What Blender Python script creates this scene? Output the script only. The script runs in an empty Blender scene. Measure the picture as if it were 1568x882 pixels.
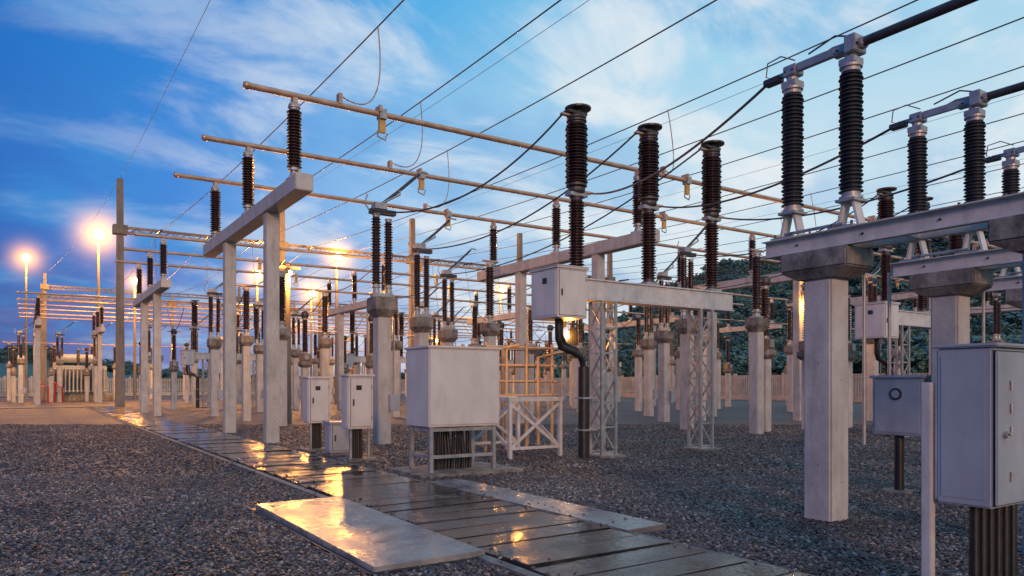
import bpy, math, random, bmesh
import numpy as np
from mathutils import Vector, Matrix
random.seed(4); np.random.seed(4)
sc = bpy.context.scene
PI = math.pi
# ------------------------------------------------------------------ materials
def newmat(name):
    m = bpy.data.materials.new(name); m.use_nodes = True
    nt = m.node_tree
    return m, nt, nt.nodes['Principled BSDF']
def N(nt, t, **kw):
    n = nt.nodes.new(t)
    for k, v in kw.items(): setattr(n, k, v)
    return n
def ramp(nt, stops, interp='LINEAR'):
    r = N(nt, 'ShaderNodeValToRGB'); cr = r.color_ramp; cr.interpolation = interp
    while len(cr.elements) < len(stops): cr.elements.new(0.5)
    for e, (p, c) in zip(cr.elements, stops):
        e.position = p; e.color = (c[0], c[1], c[2], 1)
    return r
def noisy(name, c0, c1, scale=3, rough=(.5, .7), metal=0, bump=.1, bscale=40, stretch=(1, 1, 1), mid=.5, streak=0):
    m, nt, p = newmat(name); L = nt.links.new
    mp = N(nt, 'ShaderNodeMapping'); mp.inputs['Scale'].default_value = stretch
    geo = N(nt, 'ShaderNodeNewGeometry')
    L(geo.outputs['Position'], mp.inputs[0])
    n = N(nt, 'ShaderNodeTexNoise'); n.inputs['Scale'].default_value = scale; n.inputs['Detail'].default_value = 8; n.inputs['Roughness'].default_value = .65
    L(mp.outputs[0], n.inputs['Vector'])
    r = ramp(nt, [(mid - .18, c0), (mid + .15, c1)]); L(n.outputs['Fac'], r.inputs[0]); colo = r.outputs[0]
    if streak:
        mp2 = N(nt, 'ShaderNodeMapping'); mp2.inputs['Scale'].default_value = (5, 5, 1.1); L(geo.outputs['Position'], mp2.inputs[0])
        n3 = N(nt, 'ShaderNodeTexNoise'); n3.inputs['Scale'].default_value = 1; n3.inputs['Detail'].default_value = 7; n3.inputs['Roughness'].default_value = .6; L(mp2.outputs[0], n3.inputs['Vector'])
        r3 = ramp(nt, [(.48, (1, 1, 1)), (.78, (1 - streak, 1 - streak * 1.05, 1 - streak * 1.15))]); L(n3.outputs['Fac'], r3.inputs[0])
        mx = N(nt, 'ShaderNodeMixRGB', blend_type='MULTIPLY'); mx.inputs[0].default_value = 1; L(colo, mx.inputs[1]); L(r3.outputs[0], mx.inputs[2]); colo = mx.outputs[0]
    L(colo, p.inputs['Base Color'])
    mr = N(nt, 'ShaderNodeMapRange'); L(n.outputs['Fac'], mr.inputs[0]); mr.inputs[1].default_value = .3; mr.inputs[2].default_value = .7
    mr.inputs[3].default_value = rough[0]; mr.inputs[4].default_value = rough[1]; L(mr.outputs[0], p.inputs['Roughness'])
    p.inputs['Metallic'].default_value = metal
    if bump:
        n2 = N(nt, 'ShaderNodeTexNoise'); n2.inputs['Scale'].default_value = bscale; n2.inputs['Detail'].default_value = 5
        L(geo.outputs['Position'], n2.inputs['Vector'])
        b = N(nt, 'ShaderNodeBump'); b.inputs['Strength'].default_value = bump; b.inputs['Distance'].default_value = .02
        L(n2.outputs['Fac'], b.inputs['Height']); L(b.outputs[0], p.inputs['Normal'])
    return m
CONC = noisy('concrete_column', (.35, .345, .335), (.49, .485, .47), 2.6, (.6, .85), 0, .3, 34, (1, 1, .8), .5, .3)
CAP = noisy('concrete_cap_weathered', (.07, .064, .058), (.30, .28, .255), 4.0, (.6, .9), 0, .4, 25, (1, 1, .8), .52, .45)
MAST = noisy('mast_concrete', (.10, .088, .08), (.22, .20, .18), 1.5, (.6, .9), 0, .2, 25, (1, 1, .3), .52)
STEEL = noisy('galvanised_steel', (.26, .26, .26), (.42, .42, .42), 5, (.35, .6), .5, .08, 60)
STEELD = noisy('weathered_steel', (.13, .10, .085), (.26, .21, .18), 3, (.4, .65), .4, 0)
STEELW = noisy('painted_steel_beam', (.44, .44, .43), (.60, .595, .58), 4, (.4, .65), .05, .1, 50, (1, 1, 1), .5, .25)
ALU = noisy('aluminium_bus', (.34, .22, .15), (.54, .38, .27), 3, (.3, .5), .35, .03, 40)
DARKM = noisy('dark_metal', (.04, .04, .045), (.10, .09, .09), 6, (.4, .6), .5, .05, 60)
BROWN = noisy('porcelain_brown', (.020, .0095, .009), (.048, .020, .017), 6, (.2, .34), 0, 0)
SLATE = noisy('silicone_slate', (.014, .017, .024), (.032, .036, .048), 6, (.38, .5), 0, 0)
PAINT = noisy('cabinet_paint', (.50, .49, .475), (.60, .59, .57), 2.2, (.35, .5), 0, .05, 70, (1, 1, .6), .5, .14)
PAINTG = noisy('cabinet_grey_paint', (.27, .305, .35), (.35, .385, .435), 2.5, (.35, .5), 0, .05, 70, (1, 1, .6), .5, .16)
BLACK = noisy('black_cable', (.008, .008, .009), (.02, .02, .022), 9, (.35, .5), 0, .05, 50)
WIRE = noisy('wire_metal', (.045, .045, .05), (.10, .10, .11), 4, (.5, .6), .4, 0)
PIPE = noisy('pipe_rack_steel', (.40, .26, .14), (.56, .40, .25), 6, (.4, .6), .2, .05, 40)
RED = noisy('red_paint', (.3, .02, .02), (.45, .04, .03), 5, (.4, .6), 0, 0)
CLAMP = noisy('yellow_clamp', (.40, .22, .05), (.6, .38, .1), 6, (.4, .6), .2, 0)
LABEL = noisy('label', (.02, .02, .02), (.05, .05, .05), 6, (.1, .2), 0, 0)

def slabmat():
    m, nt, p = newmat('wet_dark_slabs'); L = nt.links.new
    geo = N(nt, 'ShaderNodeNewGeometry')
    n = N(nt, 'ShaderNodeTexNoise'); n.inputs['Scale'].default_value = 1.7; n.inputs['Detail'].default_value = 9; n.inputs['Roughness'].default_value = .6
    L(geo.outputs['Position'], n.inputs['Vector'])
    r = ramp(nt, [(.35, (.014, .014, .018)), (.65, (.070, .066, .070))]); L(n.outputs['Fac'], r.inputs[0])
    mx = N(nt, 'ShaderNodeMixRGB', blend_type='MULTIPLY'); mx.inputs[0].default_value = .8
    rr = ramp(nt, [(0, (.4, .4, .4)), (1, (1.3, 1.25, 1.2))]); L(geo.outputs['Random Per Island'], rr.inputs[0])
    L(r.outputs[0], mx.inputs[1]); L(rr.outputs[0], mx.inputs[2]); L(mx.outputs[0], p.inputs['Base Color'])
    mr = N(nt, 'ShaderNodeMapRange'); L(n.outputs['Fac'], mr.inputs[0]); mr.inputs[1].default_value = .42; mr.inputs[2].default_value = .64
    mr.inputs[3].default_value = .06; mr.inputs[4].default_value = .36; L(mr.outputs[0], p.inputs['Roughness'])
    n2 = N(nt, 'ShaderNodeTexNoise'); n2.inputs['Scale'].default_value = 16; n2.inputs['Detail'].default_value = 6
    L(geo.outputs['Position'], n2.inputs['Vector'])
    b = N(nt, 'ShaderNodeBump'); b.inputs['Strength'].default_value = .25; b.inputs['Distance'].default_value = .02
    L(n2.outputs['Fac'], b.inputs['Height']); L(b.outputs[0], p.inputs['Normal'])
    return m
SLAB = slabmat()
PLATE = noisy('wet_concrete_plate', (.10, .10, .105), (.28, .27, .26), 2.1, (.07, .42), .0, .28, 16)

def gravelmat():
    m, nt, p = newmat('gravel'); L = nt.links.new
    geo = N(nt, 'ShaderNodeNewGeometry')
    v = N(nt, 'ShaderNodeTexVoronoi'); v.inputs['Scale'].default_value = 24
    L(geo.outputs['Position'], v.inputs['Vector'])
    sep = N(nt, 'ShaderNodeSeparateColor'); L(v.outputs['Color'], sep.inputs[0])
    r = ramp(nt, [(0, (.014, .012, .014)), (.5, (.042, .038, .042)), (.85, (.094, .084, .086)), (1, (.22, .205, .20))])
    L(sep.outputs[0], r.inputs[0])
    n = N(nt, 'ShaderNodeTexNoise'); n.inputs['Scale'].default_value = .35; n.inputs['Detail'].default_value = 6
    L(geo.outputs['Position'], n.inputs['Vector'])
    r2 = ramp(nt, [(.35, (.6, .6, .62)), (.65, (1.2, 1.15, 1.12))]); L(n.outputs['Fac'], r2.inputs[0])
    mx = N(nt, 'ShaderNodeMixRGB', blend_type='MULTIPLY'); mx.inputs[0].default_value = 1
    L(r.outputs[0], mx.inputs[1]); L(r2.outputs[0], mx.inputs[2]); L(mx.outputs[0], p.inputs['Base Color'])
    p.inputs['Roughness'].default_value = .6
    b = N(nt, 'ShaderNodeBump'); b.inputs['Strength'].default_value = 1; b.inputs['Distance'].default_value = .03; b.invert = True
    L(v.outputs['Distance'], b.inputs['Height']); L(b.outputs[0], p.inputs['Normal'])
    return m
GRAVEL = gravelmat()
def stonemat():
    m, nt, p = newmat('gravel_stone'); L = nt.links.new
    oi = N(nt, 'ShaderNodeObjectInfo'); geo = N(nt, 'ShaderNodeNewGeometry')
    r = ramp(nt, [(0, (.014, .012, .015)), (.5, (.050, .044, .050)), (.87, (.12, .105, .108)), (1, (.32, .30, .29))])
    L(oi.outputs['Random'], r.inputs[0])
    n = N(nt, 'ShaderNodeTexNoise'); n.inputs['Scale'].default_value = .5; n.inputs['Detail'].default_value = 5; L(geo.outputs['Position'], n.inputs['Vector'])
    r2 = ramp(nt, [(.38, (.6, .6, .63)), (.62, (1.25, 1.2, 1.15))]); L(n.outputs['Fac'], r2.inputs[0])
    mx = N(nt, 'ShaderNodeMixRGB', blend_type='MULTIPLY'); mx.inputs[0].default_value = 1
    L(r.outputs[0], mx.inputs[1]); L(r2.outputs[0], mx.inputs[2]); L(mx.outputs[0], p.inputs['Base Color'])
    p.inputs['Roughness'].default_value = .45
    return m
STONE = stonemat()
def leafmat(name, c0, c1):
    m, nt, p = newmat(name); L = nt.links.new
    g = N(nt, 'ShaderNodeNewGeometry'); oi = N(nt, 'ShaderNodeObjectInfo')
    a = N(nt, 'ShaderNodeMath', operation='ADD'); L(g.outputs['Random Per Island'], a.inputs[0]); L(oi.outputs['Random'], a.inputs[1])
    h = N(nt, 'ShaderNodeMath', operation='MULTIPLY'); h.inputs[1].default_value = .5; L(a.outputs[0], h.inputs[0])
    r = ramp(nt, [(.1, c0), (.9, c1)]); L(h.outputs[0], r.inputs[0]); L(r.outputs[0], p.inputs['Base Color'])
    p.inputs['Roughness'].default_value = .8
    return m
LEAF = leafmat('foliage', (.045, .115, .12), (.075, .165, .135))  # distance haze put into the leaf colour: shifted teal and lightened
BARK = noisy('bark', (.03, .025, .02), (.07, .06, .05), 5, (.7, .9), 0, 0)
HILLM = noisy('forest_floor', (.04, .11, .11), (.06, .14, .12), .05, (.8, .95), 0, 0)
FENCEM = noisy('fence_concrete', (.24, .235, .22), (.38, .37, .35), 1, (.7, .9), 0, 0)
def emis(name, col, s):
    m, nt, p = newmat(name)
    p.inputs['Base Color'].default_value = (1, .8, .5, 1)
    p.inputs['Emission Color'].default_value = (*col, 1); p.inputs['Emission Strength'].default_value = s
    return m
LAMP = emis('sodium_lamp', (1, .66, .24), 10)
def glowmat(R, k):  # emission-only volume that imitates lamp glare, fading outwards; it scatters no light
    m = bpy.data.materials.new('added_glow_%d' % int(R * 10)); m.use_nodes = True; nt = m.node_tree; L = nt.links.new
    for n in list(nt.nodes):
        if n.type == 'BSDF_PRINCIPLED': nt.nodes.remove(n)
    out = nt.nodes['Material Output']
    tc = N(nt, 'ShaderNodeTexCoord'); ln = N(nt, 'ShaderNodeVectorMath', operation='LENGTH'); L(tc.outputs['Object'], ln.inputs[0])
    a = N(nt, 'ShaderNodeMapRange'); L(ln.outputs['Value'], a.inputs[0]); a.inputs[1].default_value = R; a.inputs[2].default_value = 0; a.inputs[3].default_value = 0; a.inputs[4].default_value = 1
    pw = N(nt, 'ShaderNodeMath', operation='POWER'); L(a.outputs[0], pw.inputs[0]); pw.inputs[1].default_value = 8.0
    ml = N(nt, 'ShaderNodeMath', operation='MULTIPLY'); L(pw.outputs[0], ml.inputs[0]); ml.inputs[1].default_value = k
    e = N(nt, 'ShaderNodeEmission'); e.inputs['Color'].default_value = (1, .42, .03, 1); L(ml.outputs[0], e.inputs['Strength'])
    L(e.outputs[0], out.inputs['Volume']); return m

# ------------------------------------------------------------------ mesh builder
class MB:
    def __init__(s): s.v = []; s.f = []; s.mi = []; s.sm = []; s.mats = []
    def m(s, mat):
        if mat not in s.mats: s.mats.append(mat)
        return s.mats.index(mat)
    def add(s, vs, fs, mat, smooth=False):
        o = len(s.v); i = s.m(mat)
        s.v += [tuple(v) for v in vs]
        for f in fs:
            s.f.append([o + k for k in f]); s.mi.append(i); s.sm.append(smooth)
    def box(s, x0, x1, y0, y1, z0, z1, mat, ch=0, tilt=None):
        if ch:
            bm = bmesh.new(); bmesh.ops.create_cube(bm, size=1)
            for v in bm.verts:
                dz = 0 if not tilt else tilt[0] * v.co.x + tilt[1] * v.co.y
                v.co = Vector(((x0 + x1) / 2 + v.co.x * (x1 - x0), (y0 + y1) / 2 + v.co.y * (y1 - y0), (z0 + z1) / 2 + v.co.z * (z1 - z0) + dz))
            bmesh.ops.bevel(bm, geom=list(bm.edges), offset=ch, segments=2, affect='EDGES')
            bm.verts.index_update()
            s.add([v.co[:] for v in bm.verts], [[v.index for v in f.verts] for f in bm.faces], mat)
            bm.free(); return
        vs = [(x, y, z) for z in (z0, z1) for y in (y0, y1) for x in (x0, x1)]
        s.add(vs, [(0, 2, 3, 1), (4, 5, 7, 6), (0, 1, 5, 4), (2, 6, 7, 3), (0, 4, 6, 2), (1, 3, 7, 5)], mat)
    def frust(s, x, y, z0, z1, a0, b0, a1, b1, mat):
        vs = []
        for z, a, b in ((z0, a0, b0), (z1, a1, b1)):
            vs += [(x + i * a / 2, y + j * b / 2, z) for j in (-1, 1) for i in (-1, 1)]
        s.add(vs, [(0, 2, 3, 1), (4, 5, 7, 6), (0, 1, 5, 4), (2, 6, 7, 3), (0, 4, 6, 2), (1, 3, 7, 5)], mat)
    def beam(s, p0, p1, w, h, mat):
        p0 = Vector(p0); p1 = Vector(p1); d = (p1 - p0).normalized()
        up = Vector((0, 0, 1)) if abs(d.z) < .95 else Vector((0, 1, 0))
        a = d.cross(up).normalized(); b = a.cross(d).normalized()
        vs = [p + a * i * w / 2 + b * j * h / 2 for p in (p0, p1) for j in (-1, 1) for i in (-1, 1)]
        s.add(vs, [(0, 2, 3, 1), (4, 5, 7, 6), (0, 1, 5, 4), (2, 6, 7, 3), (0, 4, 6, 2), (1, 3, 7, 5)], mat)
    def tube(s, pts, r, mat, seg=8):
        pts = [Vector(p) for p in pts]; n = len(pts); vs = []; fs = []
        rs = r if isinstance(r, (list, tuple)) else [r] * n
        for i, p in enumerate(pts):
            d = (pts[min(i + 1, n - 1)] - pts[max(i - 1, 0)]).normalized()
            up = Vector((0, 0, 1)) if abs(d.z) < .9 else Vector((0.3, 1, 0))
            a = d.cross(up).normalized(); b = a.cross(d)
            for k in range(seg):
                t = 2 * PI * k / seg
                vs.append(p + (a * math.cos(t) + b * math.sin(t)) * rs[i])
        for i in range(n - 1):
            for k in range(seg):
                k2 = (k + 1) % seg
                fs.append((i * seg + k, i * seg + k2, (i + 1) * seg + k2, (i + 1) * seg + k))
        s.add(vs, fs, mat, True)
        s.add(vs[:seg], [tuple(range(seg))], mat); s.add(vs[-seg:], [tuple(range(seg))], mat)
    def lathe(s, x, y, prof, mat, seg=16, smooth=True):
        vs = []; fs = []
        for r, z in prof:
            for k in range(seg):
                t = 2 * PI * k / seg; vs.append((x + r * math.cos(t), y + r * math.sin(t), z))
        for i in range(len(prof) - 1):
            for k in range(seg):
                k2 = (k + 1) % seg
                fs.append((i * seg + k, i * seg + k2, (i + 1) * seg + k2, (i + 1) * seg + k))
        s.add(vs, fs, mat, smooth)
        s.add(vs[:seg], [tuple(range(seg))], mat); s.add(vs[-seg:], [tuple(range(seg))], mat)
    def ins(s, x, y, z0, z1, rs, rc, n, mat, seg=16, cap=STEEL, taper=1.0):
        ch = min(.09, (z1 - z0) * .05)
        s.lathe(x, y, [(rc * 1.25, z0), (rc * 1.25, z0 + .03), (rc * 1.0, z0 + .04), (rc * 1.0, z0 + ch)], cap, seg, False)
        s.lathe(x, y, [(rc * 1.0, z1 - ch), (rc * 1.0, z1 - .04), (rc * 1.2, z1 - .03), (rc * 1.2, z1)], cap, seg, False)
        a = z0 + ch; b = z1 - ch; p = (b - a) / n; prof = []
        for i in range(n):
            z = a + i * p; t = 1 + (taper - 1) * i / n
            rr = rs * t * (1 if i % 2 == 0 or n < 10 else .92)
            prof += [(rc * .9 * t, z), (rr, z + .2 * p), (rr * .99, z + .36 * p), (rc * .95 * t, z + .72 * p)]
        prof.append((rc * .9, b))
        s.lathe(x, y, prof, mat, seg, False)
    def mesh(s, name):
        me = bpy.data.meshes.new(name); me.from_pydata(s.v, [], s.f)
        for mt in s.mats: me.materials.append(mt)
        me.polygons.foreach_set('material_index', s.mi); me.polygons.foreach_set('use_smooth', s.sm)
        bm = bmesh.new(); bm.from_mesh(me); bmesh.ops.recalc_face_normals(bm, faces=bm.faces); bm.to_mesh(me); bm.free()
        me.update(); return me
def put(me, name, loc=(0, 0, 0), rot=0, scale=None, parent=None):
    o = bpy.data.objects.new(name, me); o.location = loc; o.rotation_euler = (0, 0, rot)
    if scale: o.scale = scale
    sc.collection.objects.link(o)
    if parent: o.parent = parent
    return o
def sag(p0, p1, s, n=16):
    p0 = Vector(p0); p1 = Vector(p1)
    return [p0.lerp(p1, t) - Vector((0, 0, s * 4 * t * (1 - t))) for t in [i / n for i in range(n + 1)]]

# ------------------------------------------------------------------ ground
b = MB(); b.box(-1500, 1500, -1500, 1500, -.5, 0, GRAVEL)
put(b.mesh('gravel_ground'), 'gravel_ground')
def stone(seed):
    rnd = random.Random(seed); bm = bmesh.new(); bmesh.ops.create_icosphere(bm, subdivisions=1, radius=1)
    for v in bm.verts:
        v.co *= rnd.uniform(.65, 1.2); v.co.z *= .65; v.co.x *= 1.2
    me = bpy.data.meshes.new('stone'); bm.to_mesh(me); bm.free(); me.materials.append(STONE)
    return bpy.data.objects.new('gravel_stone_shape_%d' % seed, me)
grav = bpy.data.objects.new('gravel', None); sc.collection.objects.link(grav)
def scatter(i, pts, smin, smax):
    me = bpy.data.meshes.new('gravel_pts'); me.from_pydata([tuple(p) for p in pts], [], [])
    o = bpy.data.objects.new('gravel_scatter_%d' % i, me); sc.collection.objects.link(o); o.parent = grav
    ng = bpy.data.node_groups.new('gravel_gn%d' % i, 'GeometryNodeTree')
    ng.interface.new_socket(name='Geometry', in_out='INPUT', socket_type='NodeSocketGeometry')
    ng.interface.new_socket(name='Geometry', in_out='OUTPUT', socket_type='NodeSocketGeometry')
    gi = ng.nodes.new('NodeGroupInput'); go = ng.nodes.new('NodeGroupOutput')
    ip = ng.nodes.new('GeometryNodeInstanceOnPoints'); ob = ng.nodes.new('GeometryNodeObjectInfo')
    ob.inputs['Object'].default_value = stone(i); ob.inputs['As Instance'].default_value = True
    rv = ng.nodes.new('FunctionNodeRandomValue'); rv.data_type = 'FLOAT_VECTOR'
    rv.inputs[0].default_value = (-.6, -.6, 0); rv.inputs[1].default_value = (.6, .6, 6.28)
    rs = ng.nodes.new('FunctionNodeRandomValue'); rs.data_type = 'FLOAT'
    rs.inputs[2].default_value = smin; rs.inputs[3].default_value = smax
    L = ng.links.new
    L(gi.outputs[0], ip.inputs['Points']); L(ob.outputs['Geometry'], ip.inputs['Instance'])
    L(rv.outputs[0], ip.inputs['Rotation']); L(rs.outputs[1], ip.inputs['Scale']); L(ip.outputs[0], go.inputs[0])
    md = o.modifiers.new('scatter', 'NODES'); md.node_group = ng
def gpts(n, d0, d1):
    d = np.sqrt(np.random.uniform(d0 * d0, d1 * d1, n)); u = np.random.uniform(-.85, .85, n)
    X = d * (.55 + .835 * u); Y = d * (.835 - .55 * u)
    k = ~((X > 3.5) & (X < 5.42)); k &= ~((X > 2.4) & (X < 3.7) & (Y > 5.85) & (Y < 9.75)); k &= ~((X > 5) & (X < 6.0) & (Y > 5.8) & (Y < 10.5))
    X = X[k]; Y = Y[k]; return np.stack([X, Y, np.random.uniform(0, .012, len(X))], 1)
for i in range(3):
    scatter(i, gpts(46000, 4.5, 13), .009, .027)
for i in range(3, 5):
    scatter(i, gpts(50000, 12.5, 30), .014, .034)
n_ = 260; xs_ = np.concatenate([np.random.normal(3.62, .12, n_ // 2), np.random.normal(5.45, .18, n_ // 2)]); ys_ = np.random.uniform(3, 22, n_)
scatter(5, np.stack([xs_, ys_, np.full(n_, .06)], 1), .01, .022)

# ------------------------------------------------------------------ walkway
b = MB(); y = -4.0
while y < 62:
    w = .46
    x0_ = 3.6 + random.uniform(-.025, .025); x1_ = 5.32 + random.uniform(-.03, .03)
    b.box(x0_, x1_, y, y + w - .022, -.05, .05 + random.uniform(-.008, .008), SLAB, .008, (random.uniform(-.014, .014), random.uniform(-.007, .007)))
    y += w
b.box(3.45, 3.56, -4, 62, -.05, .03, CAP)
b.box(5.38, 5.46, -4, 62, -.05, .025, CAP)
b.box(3.57, 5.37, -4, 62, -.05, .002, BLACK)
put(b.mesh('trench_cover_walkway'), 'trench_cover_walkway')
b = MB(); b.box(2.45, 3.56, 5.85, 9.7, -.02, .075, PLATE, .012, (.01, .02)); b.box(2.40, 3.58, 5.80, 9.75, -.03, .02, BLACK)
put(b.mesh('concrete_access_plate'), 'concrete_access_plate')
b = MB(); b.box(5.36, 5.95, 5.9, 10.6, -.02, .06, PLATE, .012, (.01, .01))
put(b.mesh('concrete_access_plate'), 'concrete_access_plate')
b = MB(); b.box(-40, 3.4, 60.5, 62.5, -.02, .06, CAP, .01); b.box(-40, 62, 102, 107, -.02, .03, CAP)
put(b.mesh('service_path'), 'service_path')

# ------------------------------------------------------------------ bus support gantries
b = MB()
for yy in (0, 5.06):
    b.box(-.18, .18, yy - .18, yy + .18, -.2, 6.38, CONC, .02)
    for z in np.arange(.6, 6.2, .62):
        b.box(.03, .055, yy - .182, yy - .17, z, z + .025, DARKM); b.box(-.182, -.17, yy - .02, yy + .005, z + .3, z + .325, DARKM)
b.box(-.22, .22, -2.95, 8.35, 6.38, 6.80, CONC, .02)
for yy in (-2.1, 2.56, 7.26):
    b.box(-.17, .17, yy - .17, yy + .17, 6.80, 6.86, STEEL)
    b.lathe(0, yy, [(.14, 6.86), (.1, 7.0), (.1, 7.05)], STEEL, 14, False)
    b.ins(0, yy, 7.05, 8.68, .19, .13, 19, BROWN, 20)
    b.box(-.12, .12, yy - .1, yy + .1, 8.68, 8.76, STEEL); b.box(-.06, .06, yy - .11, yy + .11, 8.76, 8.9, ALU)
GAN = b.mesh('bus_support_gantry')
for y0 in (20.84, 42.3, 78.0):
    for k in range(5): put(GAN, 'bus_support_gantry', (5.7 + 11.8 * k, y0, 0))
put(GAN, 'bus_support_gantry', (.8, 72.5, 0)); put(GAN, 'bus_support_gantry', (.8, 88, 0))
def bus(Y, x0, x1, hang=None, z=8.98, r=.08):
    b = MB(); b.tube([(x0, Y, z), (x1, Y, z)], r, ALU, 14)
    b.lathe(x0, Y, [(.02, z - .1), (.09, z - .07), (.105, z), (.09, z + .07), (.02, z + .1)], ALU, 12)
    if hang is not None:
        x = hang
        while x < x1:
            b.box(x - .1, x + .1, Y - .13, Y + .13, z - .14, z + .12, STEEL)
            b.box(x - .13, x - .05, Y - .16, Y + .16, z + .02, z + .2, ALU)
            b.box(x - .09, x + .09, Y - .05, Y + .05, z - .5, z - .14, CLAMP)
            b.tube([(x - .12, Y, z - .45), (x - .12, Y, z - .62), (x + .1, Y, z - .68), (x + .15, Y, z - .5)], .025, STEEL, 6)
            x += 11.8
    put(b.mesh('tubular_busbar'), 'tubular_busbar')
bus(18.75, 4.54, 55, 8.1); bus(23.4, 4.45, 55, 11.6); bus(28.1, 4.4, 55, 15.2)
bus(40.2, 4.5, 55, 8.1); bus(44.9, 4.5, 55, 11.6); bus(49.6, 4.5, 55, 15.2)
for yy in (70.4, 76, 80.6, 85.2, 90.6, 95.3): bus(yy, -.6, 58)
for yy in (34, 60, 92.5): bus(yy, 7.6 if yy < 90 else -2, 55, None, 6.06, .05)

# ------------------------------------------------------------------ pantograph disconnectors
b = MB()
b.box(-.19, .19, -.19, .19, -.2, 3.45, CONC, .02)
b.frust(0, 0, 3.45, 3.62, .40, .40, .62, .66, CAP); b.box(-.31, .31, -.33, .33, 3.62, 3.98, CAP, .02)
b.box(-.3, .3, -.1, .1, 3.98, 4.1, STEEL)
b.lathe(-.17, 0, [(.11, 4.1), (.08, 4.25)], STEEL, 12, False); b.lathe(.19, 0, [(.11, 4.1), (.08, 4.25)], STEEL, 12, False)
b.ins(-.17, 0, 4.25, 6.25, .135, .095, 24, BROWN, 16); b.ins(.19, 0, 4.25, 6.15, .125, .085, 24, BROWN, 16)
b.box(-.35, .38, -.1, .1, 6.25, 6.38, DARKM); b.box(-.25, .1, -.14, .14, 6.38, 6.55, STEEL)
b.tube([(-.1, .05, 6.45), (.55, .05, 7.0), (1.15, .05, 7.55)], .045, DARKM, 8)
b.tube([(-.1, -.08, 6.5), (.5, -.08, 6.85), (.55, .05, 7.0)], .03, STEEL, 6)
b.tube([(1.05, .05, 7.45), (1.2, .05, 7.62), (1.42, .05, 7.6)], .03, STEEL, 6)
b.tube([(-.35, 0, 6.3), (-.5, 0, 6.5), (-.42, 0, 6.75)], .02, STEEL, 6)
b.tube([(.22, -.1, 3.6), (.24, -.24, 3.4), (.24, -.24, .9)], .02, STEEL, 6); b.box(.1, .38, -.34, -.19, .9, 1.35, PAINTG, .01)
PAN = b.mesh('pantograph_disconnector')
for k in range(4):
    for (x, y) in ((8.1, 18.75), (11.6, 23.4), (15.2, 28.1), (8.1, 40.2), (11.6, 44.9), (15.2, 49.6)):
        put(PAN, 'pantograph_disconnector', (x + 11.8 * k, y, 0))
b = MB()
b.box(-.17, .17, -.17, .17, -.2, 3.35, CONC, .02)
b.frust(0, 0, 3.35, 3.5, .36, .36, .54, .54, CAP); b.box(-.27, .27, -.27, .27, 3.5, 3.8, CAP, .02)
b.box(-.16, .16, -.16, .16, 3.8, 3.86, STEEL); b.lathe(0, 0, [(.13, 3.86), (.09, 4.0)], STEEL, 12, False)
b.ins(0, 0, 4.0, 5.9, .17, .12, 20, BROWN, 16); b.box(-.14, .14, -.08, .08, 5.9, 5.98, STEEL)
b.tube([(-.3, 0, 6.02), (.35, 0, 6.02)], .04, ALU, 8)
POST = b.mesh('post_insulator')
b = MB()
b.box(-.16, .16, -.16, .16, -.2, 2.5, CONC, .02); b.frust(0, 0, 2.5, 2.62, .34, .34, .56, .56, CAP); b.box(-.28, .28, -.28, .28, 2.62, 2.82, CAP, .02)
b.box(-.24, .24, -.24, .24, 2.82, 3.2, STEELD, .03); b.box(-.1, .1, -.3, -.24, 2.9, 3.15, STEEL)
b.ins(0, 0, 3.2, 5.0, .19, .13, 18, BROWN, 16, taper=.85)
b.lathe(0, 0, [(.14, 5.0), (.19, 5.05), (.2, 5.25), (.14, 5.33), (.03, 5.36)], DARKM, 16)
b.tube([(-.4, 0, 5.18), (.4, 0, 5.18)], .035, ALU, 8)
CT = b.mesh('current_transformer')
for k in range(4):
    ox = 11.8 * k
    for x in (8.2, 11.8, 15.4):
        put(POST, 'post_insulator', (x + ox, 34.0, 0)); put(POST, 'post_insulator', (x + ox, 60.0, 0))
        put(CT, 'current_transformer', (x + ox, 37.0, 0)); put(CT, 'current_transformer', (x + ox, 53.3, 0))
        put(PAN, 'pantograph_disconnector', (x + ox, 66.5, 0)); put(CT, 'current_transformer', (x + ox, 70.0, 0))
        put(POST, 'post_insulator', (x + ox, 92.5, 0))
for p in ((13.8, 22.4), (8.3, 28.9), (29.2, 23.0), (25.5, 23.2), (20, 15.8), (32.6, 16), (-1.5, 92.5), (2.5, 92.5), (6, 92.5)): put(POST, 'post_insulator', (*p, 0))
for x in (-4, -1, 2, 5): put(CT, 'current_transformer', (x, 84.0, 0)); put(PAN, 'pantograph_disconnector', (x + .6, 80.6, 0))

# ------------------------------------------------------------------ cabinet helper
def cabinet(b, x0, x1, y0, y1, z0, z1, mat, lid=True, ddoor=True, sdoor=True):
    b.box(x0, x1, y0, y1, z0, z1, mat, .012)
    if lid:
        b.box(x0 - .035, x1 + .035, y0 - .035, y1 + .035, z1 - .015, z1 + .03, mat, .01)
    e = .05
    if ddoor:
        b.box(x0 + e - .008, x1 - e + .008, y0 - .003, y0 + .01, z0 + e - .008, z1 - e + .008, BLACK)
        b.box(x0 + e, x1 - e, y0 - .016, y0 + .008, z0 + e, z1 - e, mat, .006)
        for zz in (z0 + .2 * (z1 - z0), z0 + .8 * (z1 - z0)):
            b.tube([(x1 - e + .01, y0 - .02, zz - .04), (x1 - e + .01, y0 - .02, zz + .04)], .012, STEEL, 8)
        b.box(x0 + e + .04, x0 + e + .07, y0 - .04, y0 - .014, (z0 + z1) / 2 - .07, (z0 + z1) / 2 + .07, DARKM, .004)
    if sdoor:
        b.box(x0 - .012, x0 + .01, y0 + e, y1 - e, z0 + e, z1 - e, mat, .006)
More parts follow.
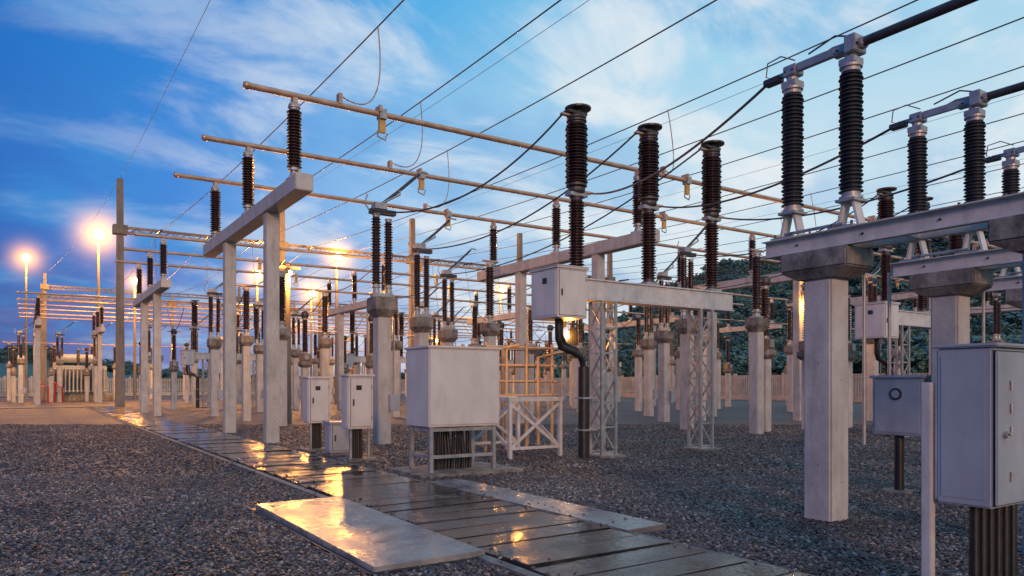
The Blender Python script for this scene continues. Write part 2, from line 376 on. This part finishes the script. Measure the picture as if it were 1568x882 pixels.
# ------------------------------------------------------------------ circuit breaker (origin at pole 1)
b = MB()
b.box(-.05, 4.9, -.17, .17, 3.5, 3.90, STEELW, .01)
b.box(-.05, 4.9, -.21, .21, 3.90, 3.93, STEELW); b.box(-.05, 4.9, -.21, .21, 3.47, 3.5, STEELW)
for lx in (.75, 3.9):
    h = .2
    for i in (-h, h):
        for j in (-h, h):
            b.box(lx + i - .03, lx + i + .03, j - .03, j + .03, .05, 3.47, STEEL)
    nz = 6; dz = 3.3 / nz
    for q in range(nz):
        z = .12 + q * dz
        for (p, r_) in (((-h, -h), (h, -h)), ((h, h), (-h, h)), ((-h, h), (-h, -h)), ((h, -h), (h, h))):
            a, c = (p, r_) if q % 2 else (r_, p)
            b.beam((lx + a[0], a[1], z), (lx + c[0], c[1], z + dz), .012, .045, STEEL)
        for j in (-h, h): b.beam((lx - h, j, z), (lx + h, j, z), .012, .04, STEEL)
    b.box(lx - .38, lx + .38, -.38, .38, -.02, .05, CAP, .01)
    b.box(lx - .28, lx + .28, -.28, .28, .05, .065, STEEL)
for i in range(3):
    x = .0 + i * 2.15
    b.box(x - .2, x + .2, -.16, .16, 3.93, 4.0, STEEL)
    b.ins(x, 0, 4.0, 5.72, .18, .13, 24, BROWN, 22, DARKM)
    b.box(x - .24, x + .24, -.1, .1, 5.72, 5.80, STEEL); b.lathe(x, 0, [(.17, 5.80), (.19, 5.84), (.19, 5.9), (.16, 5.94)], DARKM, 18, False)
    b.box(x + .1, x + .42, -.06, .06, 5.83, 5.87, ALU)
    b.ins(x, 0, 5.94, 7.38, .25, .185, 20, BROWN, 24, DARKM)
    b.lathe(x, 0, [(.17, 7.38), (.21, 7.42), (.22, 7.47), (.1, 7.52)], DARKM, 18)
    b.box(x - .3, x + .22, -.12, .12, 7.50, 7.56, DARKM, .01); b.lathe(x + .04, 0, [(.09, 7.56), (.09, 7.62), (.29, 7.63), (.29, 7.67)], DARKM, 16, False)
    b.box(x - .42, x - .2, -.05, .05, 7.44, 7.48, ALU)
cabinet(b, -.86, -.07, -.45, .5, 3.02, 4.06, PAINT)
b.box(-.9, -.03, -.49, .54, 4.095, 4.11, PAINT)
b.box(-.07, .1, -.1, .1, 3.6, 3.85, STEEL)
b.box(-.885, -.873, -.1, .05, 3.75, 3.87, LABEL)
b.tube([(-.5, 0, 3.05), (-.5, 0, 2.6), (-.42, 0, 2.42), (-.1, 0, 2.33), (.12, 0, 2.22), (.18, 0, 2.05), (.18, 0, 1.8)], .075, BLACK, 12)
b.tube([(-.35, .08, 3.05), (-.35, .08, 2.7), (-.25, .08, 2.5), (.05, .08, 2.4), (.25, .08, 2.2), (.27, .08, 1.8)], .04, BLACK, 10)
b.tube([(.2, 0, 2.0), (.2, 0, -.05)], .12, BLACK, 14)
for zz in (.6, 1.3): b.box(.06, .5, -.14, .14, zz, zz + .04, STEEL)
CB = b.mesh('circuit_breaker')
for k in range(4):
    put(CB, 'circuit_breaker', (10.05 + 12.15 * k, 12.7, 0))
    put(CB, 'circuit_breaker', (10.05 + 11.8 * k, 56.5, 0))
for k in range(3): put(CT, 'current_transformer', (21.2 + 2.4 * k, 16.4, 0))

# ------------------------------------------------------------------ foreground disconnector (origin at column)
b = MB()
for yy in (0, -2.33):
    b.box(-.185, .185, yy - .185, yy + .185, -.2, 2.86, CONC, .025)
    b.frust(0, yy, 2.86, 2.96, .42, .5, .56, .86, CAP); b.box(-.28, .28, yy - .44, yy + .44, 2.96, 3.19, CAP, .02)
    for z in (.45, 1.65):
        b.box(.02, .035, yy - .187, yy - .18, z, z + .015, DARKM); b.box(-.187, -.18, yy - .03, yy - .015, z + .2, z + .215, DARKM)
for sx in (-1, 1):
    xa, xb = sorted((sx * .14, sx * .155)); b.box(xa, xb, -6, .74, 3.192, 3.40, STEELW)
    xa, xb = sorted((sx * .157, sx * .24)); b.box(xa, xb, -6, .74, 3.192, 3.205, STEELW); b.box(xa, xb, -6, .74, 3.388, 3.40, STEELW)
    for yy in np.arange(-5.8, .7, .42): b.tube([(sx * .2, yy, 3.40), (sx * .2, yy, 3.425)], .014, DARKM, 6)
    for yy in np.arange(-5.6, .7, .84): b.tube([(sx * .155, yy, 3.30), (sx * .172, yy, 3.30)], .014, DARKM, 6)
for yy in (.72, .3, -.2, -1, -2, -3, -4): b.box(-.138, .138, yy - .04, yy, 3.2, 3.39, STEELW)
for yy in (.46, -.32):
    b.box(-.22, .22, yy - .16, yy + .16, 3.40, 3.425, STEEL)
    for sy in (-1, 1):
        b.beam((0, yy + sy * .13, 3.425), (0, yy + sy * .06, 3.72), .14, .03, STEELW)
    b.box(-.13, .13, yy - .12, yy + .12, 3.72, 3.75, STEEL)
    for i in (-.18, .18):
        for j in (-.12, .12): b.tube([(i, yy + j, 3.425), (i, yy + j, 3.47)], .016, DARKM, 6)
    b.ins(0, yy, 3.75, 5.30, .135, .105, 30, SLATE, 28)
    b.box(-.1, .1, yy - .1, yy + .1, 5.30, 5.38, STEEL, .01)
    b.lathe(0, yy, [(.07, 5.38), (.07, 5.47)], STEEL, 12, False)
b.tube([(-.15, .46, 3.46), (-.15, -.32, 3.46)], .02, STEEL, 8)
b.box(-.07, .07, -.5, -.1, 5.46, 5.56, STEEL, .015); b.box(-.12, .12, -.44, -.3, 5.42, 5.62, STEEL, .01)
b.box(-.03, .03, -.1, .75, 5.48, 5.535, STEEL, .006)
b.box(-.075, -.04, -.15, .35, 5.46, 5.56, STEEL, .006); b.box(-.09, .09, .36, .54, 5.44, 5.57, STEEL, .01)
for yy in (-.45, -.2, .4, .5): b.tube([(-.1, yy, 5.5), (.1, yy, 5.5)], .014, DARKM, 6)
b.tube([(.05, .3, 5.53), (.06, -.05, 5.62), (.05, -.35, 5.6)], .018, STEEL, 6)
b.tube([(0, -.35, 5.52), (0, -6, 5.52)], .055, DARKM, 14)
b.tube([(-.04, .72, 5.5), (-.04, .82, 5.55), (-.04, .8, 5.72), (-.04, .6, 5.74), (-.04, .4, 5.62)], .010, STEEL, 6)
b.box(-.06, .06, .62, .86, 5.44, 5.52, DARKM, .01)
b.tube([(-.05, -.4, 5.6), (-.05, -.15, 5.7), (-.05, .2, 5.62)], .011, DARKM, 6)
b.tube([(.3, -.3, 3.3), (.3, -.3, .9)], .02, STEEL, 8)
SW = b.mesh('rotary_disconnector')
for x in (7.98, 10.9, 13.85): put(SW, 'rotary_disconnector', (x, 5.30, 0))

# ------------------------------------------------------------------ cabinets
b = MB()
cabinet(b, 5.88, 7.34, 11.57, 12.5, .86, 2.27, PAINT, True, False, False)
b.box(5.9, 7.32, 11.55, 11.57, .9, 2.2, PAINT, .006)
for x in (5.95, 7.25):
    for yv in (11.64, 12.42): b.box(x - .035, x + .035, yv - .035, yv + .035, .06, .86, STEEL)
for zz in (.3, .78):
    b.box(5.95, 7.25, 11.62, 11.66, zz, zz + .06, STEEL); b.box(5.93, 5.97, 11.66, 12.4, zz, zz + .06, STEEL); b.box(5.95, 7.25, 12.4, 12.44, zz, zz + .06, STEEL)
for i in range(11):
    x = 6.2 + i * .075 + random.uniform(-.01, .01); b.tube([(x, 12.0 + random.uniform(-.1, .1), .88), (x + .02, 12.0, .3), (x, 12.0, .03)], .034, BLACK, 8)
b.box(5.6, 7.7, 11.3, 12.8, -.02, .06, CAP, .015)
put(b.mesh('marshalling_kiosk'), 'marshalling_kiosk')
def kiosk(x, y, w, dp, z0, z1, mat=PAINT, cables=5):
    b = MB(); cabinet(b, 0, w, 0, dp, z0, z1, mat)
    b.box(.05, .1, .05, .1, 0, z0, STEEL); b.box(w - .1, w - .05, .05, .1, 0, z0, STEEL)
    for i in range(cables): b.tube([(w * .3 + i * .05, dp * .5 + .02 * (i % 2), z0 + .02), (w * .3 + i * .05, dp * .5, -.02)], .03, BLACK, 8)
    b.box(w * .3, w * .3 + .12, -.025, -.016, z1 - .3, z1 - .2, LABEL)
    b.box(-.1, w + .1, -.1, dp + .1, -.02, .05, CAP, .01)
    put(b.mesh('control_kiosk'), 'control_kiosk', (x, y, 0))
kiosk(5.62, 14.75, .55, .42, .68, 1.80); kiosk(5.7, 17.6, .55, .45, .68, 1.78)
b = MB(); cabinet(b, 0, .5, 0, .4, .06, .74, PAINTG); b.box(-.05, .55, -.05, .45, -.02, .05, CAP); put(b.mesh('junction_box'), 'junction_box', (5.75, 16.2, 0))
b = MB()
X0, X1, Y0, Y1, Z0, Z1 = 5.2, 6.0, 2.27, 2.62, .80, 1.85
b.box(X0, X1, Y0, Y1, Z0, Z1, PAINTG, .012); b.box(X0 - .02, X1 + .03, Y0 - .04, Y1 + .03, Z1, Z1 + .025, PAINTG, .008)
b.box(X0 + .012, X1 - .012, Y0 - .004, Y0 + .002, Z0 + .012, Z1 - .022, BLACK)
b.box(X0 + .02, X1 - .02, Y0 - .022, Y0 - .002, Z0 + .02, Z1 - .03, PAINTG, .008)
b.box(X0 - .004, X0 + .001, Y0 + .04, Y1 - .03, Z0 + .05, Z1 - .05, PAINTG, .002)
for zz in (1.0, 1.3, 1.45, 1.6): b.tube([(X0 + .2, Y0 - .03, zz - .03), (X0 + .2, Y0 - .03, zz + .03)], .011, STEEL, 8)
b.tube([(X0 + .11, Y0 - .05, 1.28), (X0 + .11, Y0 - .015, 1.28)], .022, STEEL, 12); b.box(X0 + .10, X0 + .17, Y0 - .05, Y0 - .035, 1.27, 1.29, STEEL, .004)
for x in (X0 + .02, X1 - .06): b.box(x - .03, x + .035, Y1 + .032, Y1 + .10, -.05, 1.62, STEELW, .006)
for i in range(11):
    x = X0 + .14 + i * .055; b.tube([(x, 2.44 + .03 * (i % 2), .82), (x, 2.44 + .03 * (i % 2), -.02)], .03, BLACK, 10)
b.box(X0 - .1, X1 + .1, Y0 - .2, Y1 + .2, -.02, .05, CAP, .01)
put(b.mesh('control_cabinet'), 'control_cabinet')
b = MB(); cabinet(b, -.15, .2, -.38, .38, .86, 1.72, PAINTG, True, True, False)
b.tube([(0, .05, .9), (0, .05, -.05)], .07, BLACK, 12)
b.box(-.163, -.15, -.34, .34, .9, 1.66, PAINTG, .005)
b.tube([(-.178, .01, 1.47), (-.16, .01, 1.47)], .09, LABEL, 20); b.tube([(-.184, .01, 1.47), (-.178, .01, 1.47)], .06, STEEL, 20)
b.tube([(0, .2, 1.74), (0, .2, 3.3)], .025, STEEL, 8)
b.box(-.2, .2, -.15, .25, -.02, .04, CAP)
MD = b.mesh('motor_drive_box'); put(MD, 'motor_drive_box', (10.9, 5.98, 0)); put(MD, 'motor_drive_box', (22.5, 10.5, 0))
b = MB()
x0, x1, y0, y1 = 8.7, 10.05, 13.3, 15.0
for x in (x0, x1):
    for yv in (y0, y1): b.box(x - .04, x + .04, yv - .04, yv + .04, 0, 1.25, STEELW)
for yv in (y0, y1):
    b.box(x0 - .06, x1 + .06, yv - .05, yv + .05, 1.25, 1.34, STEELW); b.box(x0, x1, yv - .03, yv + .03, .2, .26, STEELW)
    b.beam((x0, yv, .22), (x1, yv, 1.22), .02, .07, STEELW); b.beam((x0, yv + .03, 1.22), (x1, yv + .03, .22), .02, .07, STEELW)
for x in (x0, x1):
    b.box(x - .05, x + .05, y0 + .06, y1 - .06, 1.25, 1.34, STEELW); b.beam((x, y0, .22), (x, y1, 1.22), .02, .07, STEELW); b.beam((x + .03, y0, 1.22), (x + .03, y1, .22), .02, .07, STEELW)
put(b.mesh('steel_support_stand'), 'steel_support_stand')
b = MB()
for x in (9.3, 9.9, 10.5, 11.3):
    for yv in (15.3, 16.4): b.tube([(x, yv, 0), (x, yv, 2.65)], .045, PIPE, 10)
for z in (1.35, 1.7, 2.1, 2.55):
    for yv in (15.3, 16.4): b.tube([(9.2, yv, z), (11.45, yv, z)], .03, PIPE, 8)
    for x in (9.3, 11.3): b.tube([(x, 15.2, z), (x, 16.5, z)], .03, PIPE, 8)
b.tube([(9.6, 15.2, 1.4), (9.6, 15.2, 2.5), (10.2, 15.2, 2.6)], .05, PIPE, 10); b.tube([(10.8, 15.2, .1), (10.8, 15.2, 2.3), (11.6, 15.2, 2.5)], .05, PIPE, 10)
put(b.mesh('pipe_rack'), 'pipe_rack')

# ------------------------------------------------------------------ portal with masts
def portal(Y, xs, H, zb, wd=.62):
    b = MB()
    for x in xs:
        b.frust(x, Y, -.2, H, wd, wd, wd * .68, wd * .68, MAST)
        b.box(x - .5, x + .5, Y - .42, Y + .42, zb - .35, zb + .35, MAST, .02)
    for yv in (Y - .3, Y + .3):
        for z in (zb - .2, zb + .2): b.beam((xs[0], yv, z), (xs[-1], yv, z), .1, .1, STEELD)
    x = xs[0]; q = 0
    while x < xs[-1] - .1:
        za, zc = (zb - .2, zb + .2) if q % 2 else (zb + .2, zb - .2)
        for yv in (Y - .3, Y + .3): b.beam((x, yv, za), (x + .6, yv, zc), .05, .05, STEELD)
        x += .6; q += 1
    put(b.mesh('line_portal_gantry'), 'line_portal_gantry')
portal(63.7, [6.0, 18.3, 30.6, 42.9, 55.2], 17.4, 13.5)
portal(112, [2, 14, 26, 38, 50], 16, 14.2, .45)
portal(98.6, [1.5, 15, 30, 45, 60], 12.5, 11.5, .35)

# ------------------------------------------------------------------ overhead wires
b = MB()
for k in range(5):
    for x in (8.6, 12.2, 15.8):
        xx = x + 11.9 * k
        b.tube(sag((xx, 61.7, 13.4), (xx, -22, 13.8), 1.5, 40), .022, WIRE, 6)
        b.tube([(xx, 63.3, 13.45), (xx, 61.7, 13.4)], [.09, .09], BROWN, 8)
        b.tube(sag((xx, 64.1, 13.4), (xx, 111.6, 14.2), 1.2, 20), .022, WIRE, 6)
for x in (6, 18.3, 30.6, 42.9, 55.2):
    b.tube(sag((x, 63.7, 17.4), (x, -25, 17.6), .9, 30), .012, WIRE, 5); b.tube(sag((x, 63.7, 17.4), (x - 4, 112, 16), .9, 16), .012, WIRE, 5)
put(b.mesh('overhead_power_lines'), 'overhead_power_lines')
def wz(y): t = (61.7 - y) / 83.7; return 13.4 + .4 * t - 1.5 * 4 * t * (1 - t)
b = MB()
def curve(ps, r, mat=WIRE, n=14):
    p0, p1, p2 = [Vector(p) for p in ps]
    b.tube([(1 - t) ** 2 * p0 + 2 * t * (1 - t) * p1 + t * t * p2 for t in [i / n for i in range(n + 1)]], r, mat, 7)
for k in range(4):
    o = 11.8 * k
    for (wx, wy, bx, by) in ((8.6, 20.2, 6.9, 18.75), (12.2, 24.7, 10.4, 23.4), (15.8, 29.3, 14.1, 28.1)):
        curve([(wx + o, wy, wz(wy)), (wx + o + .1, wy - .6, 8.9), (bx + o, by, 9.25)], .02, ALU)
        b.box(bx + o - .05, bx + o + .05, by - .1, by + .1, 9.0, 9.28, ALU)
    for i, (px, py) in enumerate(((8.1, 18.75), (11.6, 23.4), (15.2, 28.1))):
        x = 10.05 + 12.15 * k + 2.15 * i
        curve([(x - .38, 12.7, 7.46), ((x + px + o) / 2 - .2, (12.7 + py) / 2, 5.4), (px + o - .35, py, 6.35)], .022, WIRE, 20)
    for i, sx in enumerate((7.98, 10.9, 13.85)):
        if k == 0:
            x = 10.05 + 2.15 * i
            curve([(x + .4, 12.7, 5.85), (x * .6 + sx * .4 + .2, 9.9, 5.0), (sx, 6.12, 5.48)], .02, WIRE, 24)
    for x in (8.2, 11.8, 15.4):
        for (ya, za, yb, zb_) in ((34, 6.02, 37, 5.2), (37, 5.2, 40.2, 6.4), (53.3, 5.2, 49.6, 6.4), (53.3, 5.2, 56.5, 7.4), (60, 6.02, 56.5, 5.85), (60, 6.02, 66.5, 6.3), (66.5, 6.3, 70, 5.2), (34, 6.02, 28.1, 6.4)):
            b.tube(sag((x + o, ya, za), (x + o, yb, zb_), .3, 8), .022, WIRE, 5)
        b.tube(sag((x + o, 60, 6.0), (x + o, 62, 13.0), -.2, 6), .018, WIRE, 5)
        b.tube(sag((x + o, 76, 9), (x + o, 70, 5.2), .3, 6), .018, WIRE, 5)
put(b.mesh('connecting_conductors'), 'connecting_conductors')

# ------------------------------------------------------------------ lamps
GLOWS = {}
def lamp(x, y, z, power, pole=True, r=.32, glow_r=0, k=.6):
    b = MB()
    if pole:
        b.tube([(0, 0, 0), (0, 0, z + .2)], [.17, .10], MAST, 10)
        b.box(-.5, .5, -.12, .12, z + .2, z + .3, STEELD)
    b.box(-r, r, -.05, r * 1.3, z + .22, z + .38, STEELD)
    yy = -.35 if pole else -.15
    b.lathe(0, yy, [(.02, z - r), (r * .7, z - r * .7), (r, z), (r * .7, z + r * .7), (.02, z + r)], LAMP, 14)
    o = put(b.mesh('flood_lamp'), 'flood_lamp', (x, y, 0))
    l = bpy.data.lights.new('lamp_light', 'POINT'); l.energy = power; l.color = (1, .40, .07); l.shadow_soft_size = r
    lo = bpy.data.objects.new('lamp_light', l); lo.parent = o; lo.location = (0, yy - r * 1.9, z - .1); sc.collection.objects.link(lo)
    if glow_r:
        key = (glow_r, k)
        if key not in GLOWS:
            bm = bmesh.new(); bmesh.ops.create_icosphere(bm, subdivisions=3, radius=glow_r)
            me = bpy.data.meshes.new('added_glow'); bm.to_mesh(me); bm.free(); me.materials.append(glowmat(glow_r, k)); GLOWS[key] = me
        h = put(GLOWS[key], 'added_glow_sphere', (0, yy, z), parent=o)  # glowing sphere added around the bulb to imitate its halo
lamp(5.9, 82.5, 16.3, 13000, r=.5, glow_r=7.5, k=2.0); lamp(0, 108, 17.1, 10000, r=.45, glow_r=6.5, k=1.8)
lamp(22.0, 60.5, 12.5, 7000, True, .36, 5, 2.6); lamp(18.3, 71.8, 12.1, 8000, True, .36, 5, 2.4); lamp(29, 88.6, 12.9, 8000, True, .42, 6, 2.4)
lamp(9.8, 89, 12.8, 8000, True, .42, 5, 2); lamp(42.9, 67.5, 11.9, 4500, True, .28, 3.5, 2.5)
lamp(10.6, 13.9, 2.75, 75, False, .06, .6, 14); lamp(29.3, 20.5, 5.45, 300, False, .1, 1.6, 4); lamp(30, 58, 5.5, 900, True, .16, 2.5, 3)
lamp(9, 30.5, 6.2, 1100, True, .1, 0); lamp(-3, 78, 6.2, 1200, True, .12, 1.5, 3); lamp(16.5, 39, 6.5, 1100, True, .1, 1.2, 4)

# ------------------------------------------------------------------ fence, transformers, hydrants
b = MB()
def fence(p0, p1):
    p0 = Vector(p0); p1 = Vector(p1); L_ = (p1 - p0).length; n = int(L_ / .26); d = (p1 - p0) / n
    for i in range(n):
        p = p0 + d * i; b.box(p.x - .07, p.x + .07, p.y - .07, p.y + .07, .5, 2.7, FENCEM)
        if i % 12 == 0: b.box(p.x - .14, p.x + .14, p.y - .14, p.y + .14, 0, 2.9, FENCEM)
    for z in (.9, 2.4): b.beam((p0.x, p0.y, z), (p1.x, p1.y, z), .08, .14, FENCEM)
    b.beam((p0.x, p0.y, .25), (p1.x, p1.y, .25), .25, .5, FENCEM)
fence((66, -20, 0), (66, 125, 0)); fence((-40, 125, 0), (66, 125, 0))
put(b.mesh('perimeter_fence'), 'perimeter_fence')
b = MB()
b.box(0, 5, 0, 3, .6, 3.6, PAINTG, .05); b.box(-.5, 5.5, -.5, 3.5, 0, .6, CAP, .03)
for i in range(14): b.box(.2 + i * .34, .32 + i * .34, -.9, -.1, .9, 3.4, PAINTG)
for z in (1.0, 3.2): b.tube([(.1, -.5, z), (4.9, -.5, z)], .1, PAINTG, 8)
for x in (1, 2.5, 4): b.ins(x, 1.5, 3.6, 5.4, .2, .12, 12, BROWN, 12)
b.tube([(1, 2.7, 4.4), (4.2, 2.7, 4.4)], .45, PAINTG, 14)
TR = b.mesh('power_transformer')
for p in ((2, 87), (-9, 90)): put(TR, 'power_transformer', (*p, 0))
b = MB()
b.tube([(0, 0, 0), (0, 0, 1.7)], .09, RED, 10); b.tube([(0, 0, 1.5), (.6, 0, 1.5), (.6, 0, 0)], .07, RED, 10); b.lathe(0, 0, [(.15, 1.7), (.15, 1.8), (.03, 1.9)], RED, 12)
HY = b.mesh('fire_water_pipe')
for p in ((1.0, 76), (2.2, 80)): put(HY, 'fire_water_pipe', (*p, 0))
b = MB()
b.box(-16, -8, 110, 116, 0, 4, FENCEM, .05); b.box(-16.4, -7.6, 109.6, 116.4, 4, 4.4, CAP)
for x in (-15, -12.5, -10): b.box(x, x + 1.2, 109.95, 110.05, 1.4, 2.8, BLACK)
put(b.mesh('control_building'), 'control_building')

# ------------------------------------------------------------------ hills & forest
def interp(x, xs, ys): return float(np.interp(x, xs, ys))
yaw = math.atan2(.835, .55)
K = 1.5
def hz(phi, r):
    r = r / K
    H = interp(phi, [-62, -40, -30, -22, -10, 0, 4, 8.4, 12, 15.6, 20, 24.5, 30, 35, 45, 60, 90], [16, 14, 9, 2, 1, 4, 12, 26, 37, 45, 50, 55, 60, 63, 61, 50, 40])
    t = max(0, min(1, (r - 135) / 190)); f = t * t * (3 - 2 * t)
    w = 2.2 * math.sin(phi * .9 + r * .02) * math.sin(phi * .37 + 1) + 1.5 * math.sin(phi * 2.3 + r * .05)
    return K * max(-.4, H * f + w * f * .7) if r <= 330 else K * H * (1 - (r - 330) / 400)
def pol(phi, r): a = yaw - math.radians(phi); return r * math.cos(a), r * math.sin(a)
vs = []; fs = []; phis = list(np.arange(-62, 92, 1.0)); rr = list(range(130, 520, 10))
for p in phis:
    for r in rr:
        x, y = pol(p, r * K); vs.append((x, y, hz(p, r * K) - .3))
nr = len(rr)
for i in range(len(phis) - 1):
    for j in range(nr - 1): fs.append((i * nr + j, i * nr + j + 1, (i + 1) * nr + j + 1, (i + 1) * nr + j))
b = MB(); b.add(vs, fs, HILLM, True); put(b.mesh('hills'), 'hills')
def tree(seed):
    rnd = random.Random(seed); b = MB()
    b.tube([(0, 0, -1), (.1, 0, 3), (.2, .1, 6)], [.3, .22, .1], BARK, 6)
    for i in range(4):
        a = rnd.uniform(0, 6.28); b.tube([(.1, 0, 3 + i * .5), (1.8 * math.cos(a), 1.8 * math.sin(a), 5 + i * .5)], [.12, .04], BARK, 5)
    cl = [(rnd.gauss(0, 1.6), rnd.gauss(0, 1.6), rnd.uniform(3.0, 7.0), rnd.uniform(1.0, 1.9)) for _ in range(11)]
    for (cx, cy, cz, cr) in cl:
        for _ in range(24):
            d = Vector((rnd.gauss(0, 1), rnd.gauss(0, 1), rnd.gauss(0, 1))).normalized() * cr * rnd.uniform(.6, 1.05)
            c = Vector((cx, cy, cz)) + d; s_ = rnd.uniform(.35, .6)
            u = Vector((rnd.gauss(0, 1), rnd.gauss(0, 1), rnd.gauss(0, 1))).normalized(); w = u.orthogonal().normalized()
            b.add([c + u * s_, c + w * s_, c - u * s_, c - w * s_], [(0, 1, 2, 3)], LEAF)
    me = bpy.data.meshes.new('tree'); me.from_pydata(b.v, [], b.f)
    for mt in b.mats: me.materials.append(mt)
    me.polygons.foreach_set('material_index', b.mi); return me
TREES = [tree(i) for i in range(4)]
forest = bpy.data.objects.new('forest_trees', None); sc.collection.objects.link(forest)
for i in range(5600):
    left = random.random() < .15
    phi = random.uniform(-42, 2) if left else random.uniform(2, 42)
    r = K * math.sqrt(random.uniform((250 if left else 160) ** 2, 345 ** 2))
    x, y = pol(phi, r); s_ = random.uniform(.65, 1.1) * (.7 if left else 1)
    if phi > 28 and r < 240 * K and not left: s_ *= 1.3
    put(random.choice(TREES), 'tree', (x, y, hz(phi, r) - 1.5), random.uniform(0, 6.28), (s_ * 1.45, s_ * 1.45, s_), forest)

# ------------------------------------------------------------------ world
w = bpy.data.worlds.new('World'); sc.world = w; w.use_nodes = True; nt = w.node_tree; L = nt.links.new
bg = nt.nodes['Background']
tc = N(nt, 'ShaderNodeTexCoord'); sep = N(nt, 'ShaderNodeSeparateXYZ'); L(tc.outputs['Generated'], sep.inputs[0])
def M(op, a, b_=None, c=None):
    n = N(nt, 'ShaderNodeMath', operation=op)
    for i, v in enumerate((a, b_, c)):
        if v is None: continue
        if isinstance(v, (int, float)): n.inputs[i].default_value = v
        else: L(v, n.inputs[i])
    return n.outputs[0]
X, Y, Z = sep.outputs
rt = M('SUBTRACT', M('MULTIPLY', X, .835), M('MULTIPLY', Y, .55))
azf = M('MULTIPLY_ADD', rt, .5, .5)
low = ramp(nt, [(.18, (.04, .08, .30)), (.28, (.15, .19, .50)), (.38, (.48, .47, .70)), (.50, (.82, .79, .84)), (.66, (.86, .88, .92)), (.85, (.66, .78, .90))])
mid = ramp(nt, [(.18, (.008, .11, .50)), (.30, (.06, .27, .76)), (.40, (.28, .54, .90)), (.52, (.58, .80, .94)), (.7, (.68, .85, .94)), (.85, (.58, .79, .92))])
top = ramp(nt, [(.18, (.003, .13, .52)), (.34, (.008, .25, .73)), (.44, (.07, .44, .85)), (.58, (.27, .65, .92)), (.8, (.36, .69, .91))])
for r_ in (low, mid, top): L(azf, r_.inputs[0])
def mixc(f, a, c):
    n = N(nt, 'ShaderNodeMixRGB')
    if isinstance(f, (int, float)): n.inputs[0].default_value = f
    else: L(f, n.inputs[0])
    for i, v in ((1, a), (2, c)):
        if isinstance(v, tuple): n.inputs[i].default_value = (*v, 1)
        else: L(v, n.inputs[i])
    return n.outputs[0]
def mr(v, a, c):
    n = N(nt, 'ShaderNodeMapRange', interpolation_type='SMOOTHSTEP'); L(v, n.inputs[0]); n.inputs[1].default_value = a; n.inputs[2].default_value = c; return n.outputs[0]
sky = mixc(mr(Z, .0, .24), low.outputs[0], mid.outputs[0]); sky = mixc(mr(Z, .22, .5), sky, top.outputs[0])
zz = M('ADD', M('MAXIMUM', Z, 0), .22)
cv = N(nt, 'ShaderNodeCombineXYZ'); L(M('DIVIDE', X, zz), cv.inputs[0]); L(M('DIVIDE', Y, zz), cv.inputs[1])
mp = N(nt, 'ShaderNodeMapping'); mp.inputs['Rotation'].default_value = (0, 0, -.9); mp.inputs['Location'].default_value = (3.1, 1.7, 0); mp.inputs['Scale'].default_value = (1.0, 1.5, 1); L(cv.outputs[0], mp.inputs[0])
n1 = N(nt, 'ShaderNodeTexNoise'); n1.inputs['Scale'].default_value = 1.9; n1.inputs['Detail'].default_value = 10; n1.inputs['Roughness'].default_value = .6; n1.inputs['Distortion'].default_value = .35; L(mp.outputs[0], n1.inputs['Vector'])
n2 = N(nt, 'ShaderNodeTexNoise'); n2.inputs['Scale'].default_value = 1.5; n2.inputs['Detail'].default_value = 6; L(mp.outputs[0], n2.inputs['Vector'])
cf = M('MULTIPLY', mr(n1.outputs['Fac'], .45, .66), .85)
cf = M('MULTIPLY', cf, mr(azf, .14, .52))
dk = M('MULTIPLY', M('MULTIPLY', mr(n2.outputs['Fac'], .46, .62), .6), M('SUBTRACT', 1.15, azf))
sky = mixc(dk, sky, (.05, .33, .76))
sky = mixc(cf, sky, (.90, .94, .97))
nish = N(nt, 'ShaderNodeTexSky', sky_type='NISHITA'); nish.sun_disc = False; nish.sun_elevation = math.radians(18); nish.sun_rotation = math.radians(200)
ad = N(nt, 'ShaderNodeMixRGB', blend_type='ADD'); ad.inputs[0].default_value = .004; L(sky, ad.inputs[1]); L(nish.outputs[0], ad.inputs[2])
L(ad.outputs[0], bg.inputs['Color']); bg.inputs['Strength'].default_value = .90
s = bpy.data.lights.new('sun', 'SUN'); s.energy = 1.6; s.color = (1, .50, .28); s.angle = math.radians(10)
so = bpy.data.objects.new('sun', s); sc.collection.objects.link(so)
so.rotation_euler = Vector((.42, .86, -.25)).to_track_quat('-Z', 'Y').to_euler()

# ------------------------------------------------------------------ camera
c = bpy.data.cameras.new('camera'); co = bpy.data.objects.new('camera', c); sc.collection.objects.link(co)
co.location = (0, 0, 1.6); co.rotation_euler = (math.radians(90), 0, math.radians(-33.36))
c.sensor_width = 36; c.lens = 25.94; c.shift_y = .095; c.clip_end = 3000; c.clip_start = .1
sc.camera = co
sc.view_settings.view_transform = 'Standard'; sc.view_settings.look = 'None'; sc.view_settings.exposure = 0
